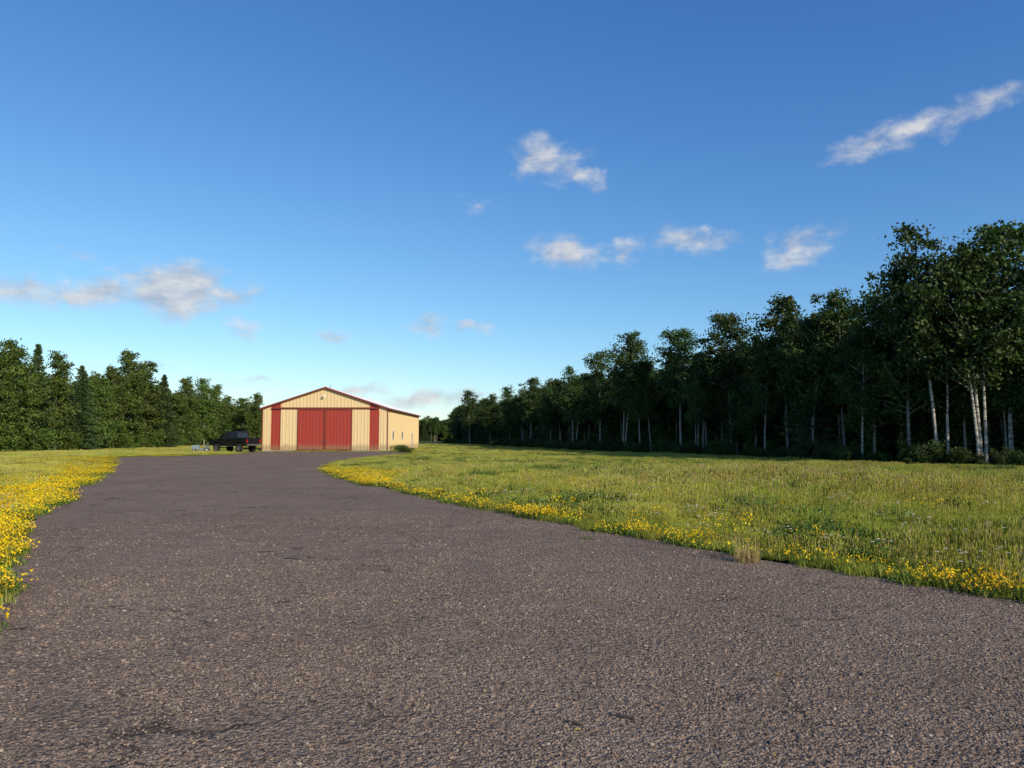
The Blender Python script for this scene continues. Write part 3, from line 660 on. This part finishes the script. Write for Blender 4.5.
side=[(-2.7,.55),(-2.25,.5)]+arc(-1.75,.35,.52,170,10)+[(1.14,.48)]+arc(1.65,.35,.52,170,10)+[(2.72,.55),(2.74,1.15),(.55,1.17),(.5,1.18),(-.95,1.18),(-1.05,1.2),(-2.55,1.1),(-2.72,.95)]
extr(mb,zz_(side),-.95,.95,0)
mb.box(1.2,2.72,-.95,-.87,1.15+Z,1.27+Z,0); mb.box(1.2,2.72,.87,.95,1.15+Z,1.27+Z,0); mb.box(2.66,2.745,-.86,.86,.62+Z,1.28+Z,0)
cab=zz_([(-1.02,1.16),(-.42,1.86),(-.25,1.93),(.95,1.93),(1.05,1.85),(1.13,1.16)])
n=len(cab); V=[(x,-.90+(z-1.16-Z)*.2,z) for x,z in cab]+[(x,.90-(z-1.16-Z)*.2,z) for x,z in cab]
mb.add(V,[tuple(range(n)),tuple(range(2*n-1,n-1,-1))]+[(i,i+n,(i+1)%n+n,(i+1)%n) for i in range(n)],0)
for sg in (-1,1):
    def sp(x,z,o_=.006): return (x,sg*(.90-(z-1.16)*.2+o_),z+Z)
    mb.add([sp(-.83,1.22),sp(-.38,1.78),sp(-.2,1.82),sp(-.05,1.82),sp(-.05,1.22)],[(0,1,2,3,4)],1)
    mb.add([sp(.03,1.22),sp(.03,1.82),sp(.93,1.82),sp(1.03,1.22)],[(0,1,2,3)],1)
    mb.box(-.80,-.66,sg*.96 if sg>0 else -1.14,1.14 if sg>0 else -.96,1.2+Z,1.42+Z,0)
    mb.box(-2.745,-2.68,sg*.62-.2,sg*.62+.2,.85+Z,1.0+Z,3); mb.box(2.746,2.77,sg*.82-.07,sg*.82+.07,.8+Z,1.1+Z,2)
    mb.box(-1.1,1.1,sg*.99-.03,sg*.99+.03,.42+Z,.48+Z,4)
mb.add([(-.98,-.8,1.215+Z),(-.98,.8,1.215+Z),(-.475,.7,1.805+Z),(-.475,-.7,1.805+Z)],[(0,1,2,3)],1)
mb.add([(1.145,-.7,1.25+Z),(1.145,.7,1.25+Z),(1.075,.62,1.78+Z),(1.075,-.62,1.78+Z)],[(0,1,2,3)],1)
mb.box(-2.86,-2.70,-.93,.93,.5+Z,.72+Z,4); mb.box(2.73,2.88,-.9,.9,.5+Z,.66+Z,4); mb.box(-2.76,-2.72,-.42,.42,.76+Z,.98+Z,4)
add_obj('body',mb.mesh('truck_body',[blk,glass,lamp_r,lamp_w,steel]),parent=troot)
mb=MB()
for x in (-1.75,1.65):
    for sg in (-1,1): wheel(mb,x,sg*.84,.44,.44,.28,sg)
    mb.tube([(x,-.8,.44),(x,.8,.44)],[.06,.06],8,0)
add_obj('wheels',mb.mesh('truck_wheels',[tire,rim]),parent=troot)
# ---------------------------------------------------------------- riding mower
mroot=bpy.data.objects.new('riding_lawn_mower',None); scene.collection.objects.link(mroot); mroot.location=(-35.0,83.6,0); mroot.rotation_euler=(0,0,R(15))
blue=simple_mat('faded_blue_grey_paint',(.16,.22,.24),.4); gry=simple_mat('grey_plastic',(.10,.10,.11),.6)
mb=MB()
extr(mb,[(-.95,.35),(-.98,.62),(-.85,.78),(-.2,.84),(-.15,.35)],-.27,.27,0)
extr(mb,[(-.2,.3),(-.2,.42),(.35,.42),(.4,.62),(.85,.6),(.9,.3)],-.32,.32,0)
extr(mb,[(.3,.62),(.33,.72),(.62,.74),(.72,1.12),(.8,1.1),(.74,.62)],-.22,.22,1)
mb.tube([(-.22,0,.8),(-.05,0,1.02)],[.025,.025],6,1)
ring=[(-.05+.05*math.cos(k*.628)*1,.17*math.sin(k*.628),1.02+.17*math.cos(k*.628)*.5) for k in range(11)]
mb.tube(ring,[.015]*11,5,1); mb.box(-.35,.4,-.5,.5,.14,.27,1); mb.box(-1.0,-.96,-.2,.2,.5,.62,2)
add_obj('mower_body',mb.mesh('mower_body',[blue,gry,lamp_w]),parent=mroot)
mb=MB()
for x,r_,yy in ((-.72,.19,.36),(.62,.27,.4)):
    for sg in (-1,1): wheel(mb,x,sg*yy,r_,r_,.18,sg)
add_obj('mower_wheels',mb.mesh('mower_wheels',[tire,rim]),parent=mroot)
for X,Y,s in ((-12.3,84,.42),(-11.2,80,.36),(-13.9,90,.4),(-12.6,86.5,.3),(-30.8,88.5,.35)):
    add_obj('weed_bush',shL[1],(X,Y,0),(0,0,X),(s*1.6,s*1.6,s))

# ---------------------------------------------------------------- camera
cd=bpy.data.cameras.new('camera'); cd.sensor_width=36; cd.lens=36*740/1024; cd.clip_end=9000; cd.clip_start=.05
co=add_obj('camera',cd,(0,0,1.6),(R(90+4.17),0,0)); scene.camera=co
scene.view_settings.view_transform='Standard'; scene.view_settings.look='None'; scene.view_settings.exposure=0
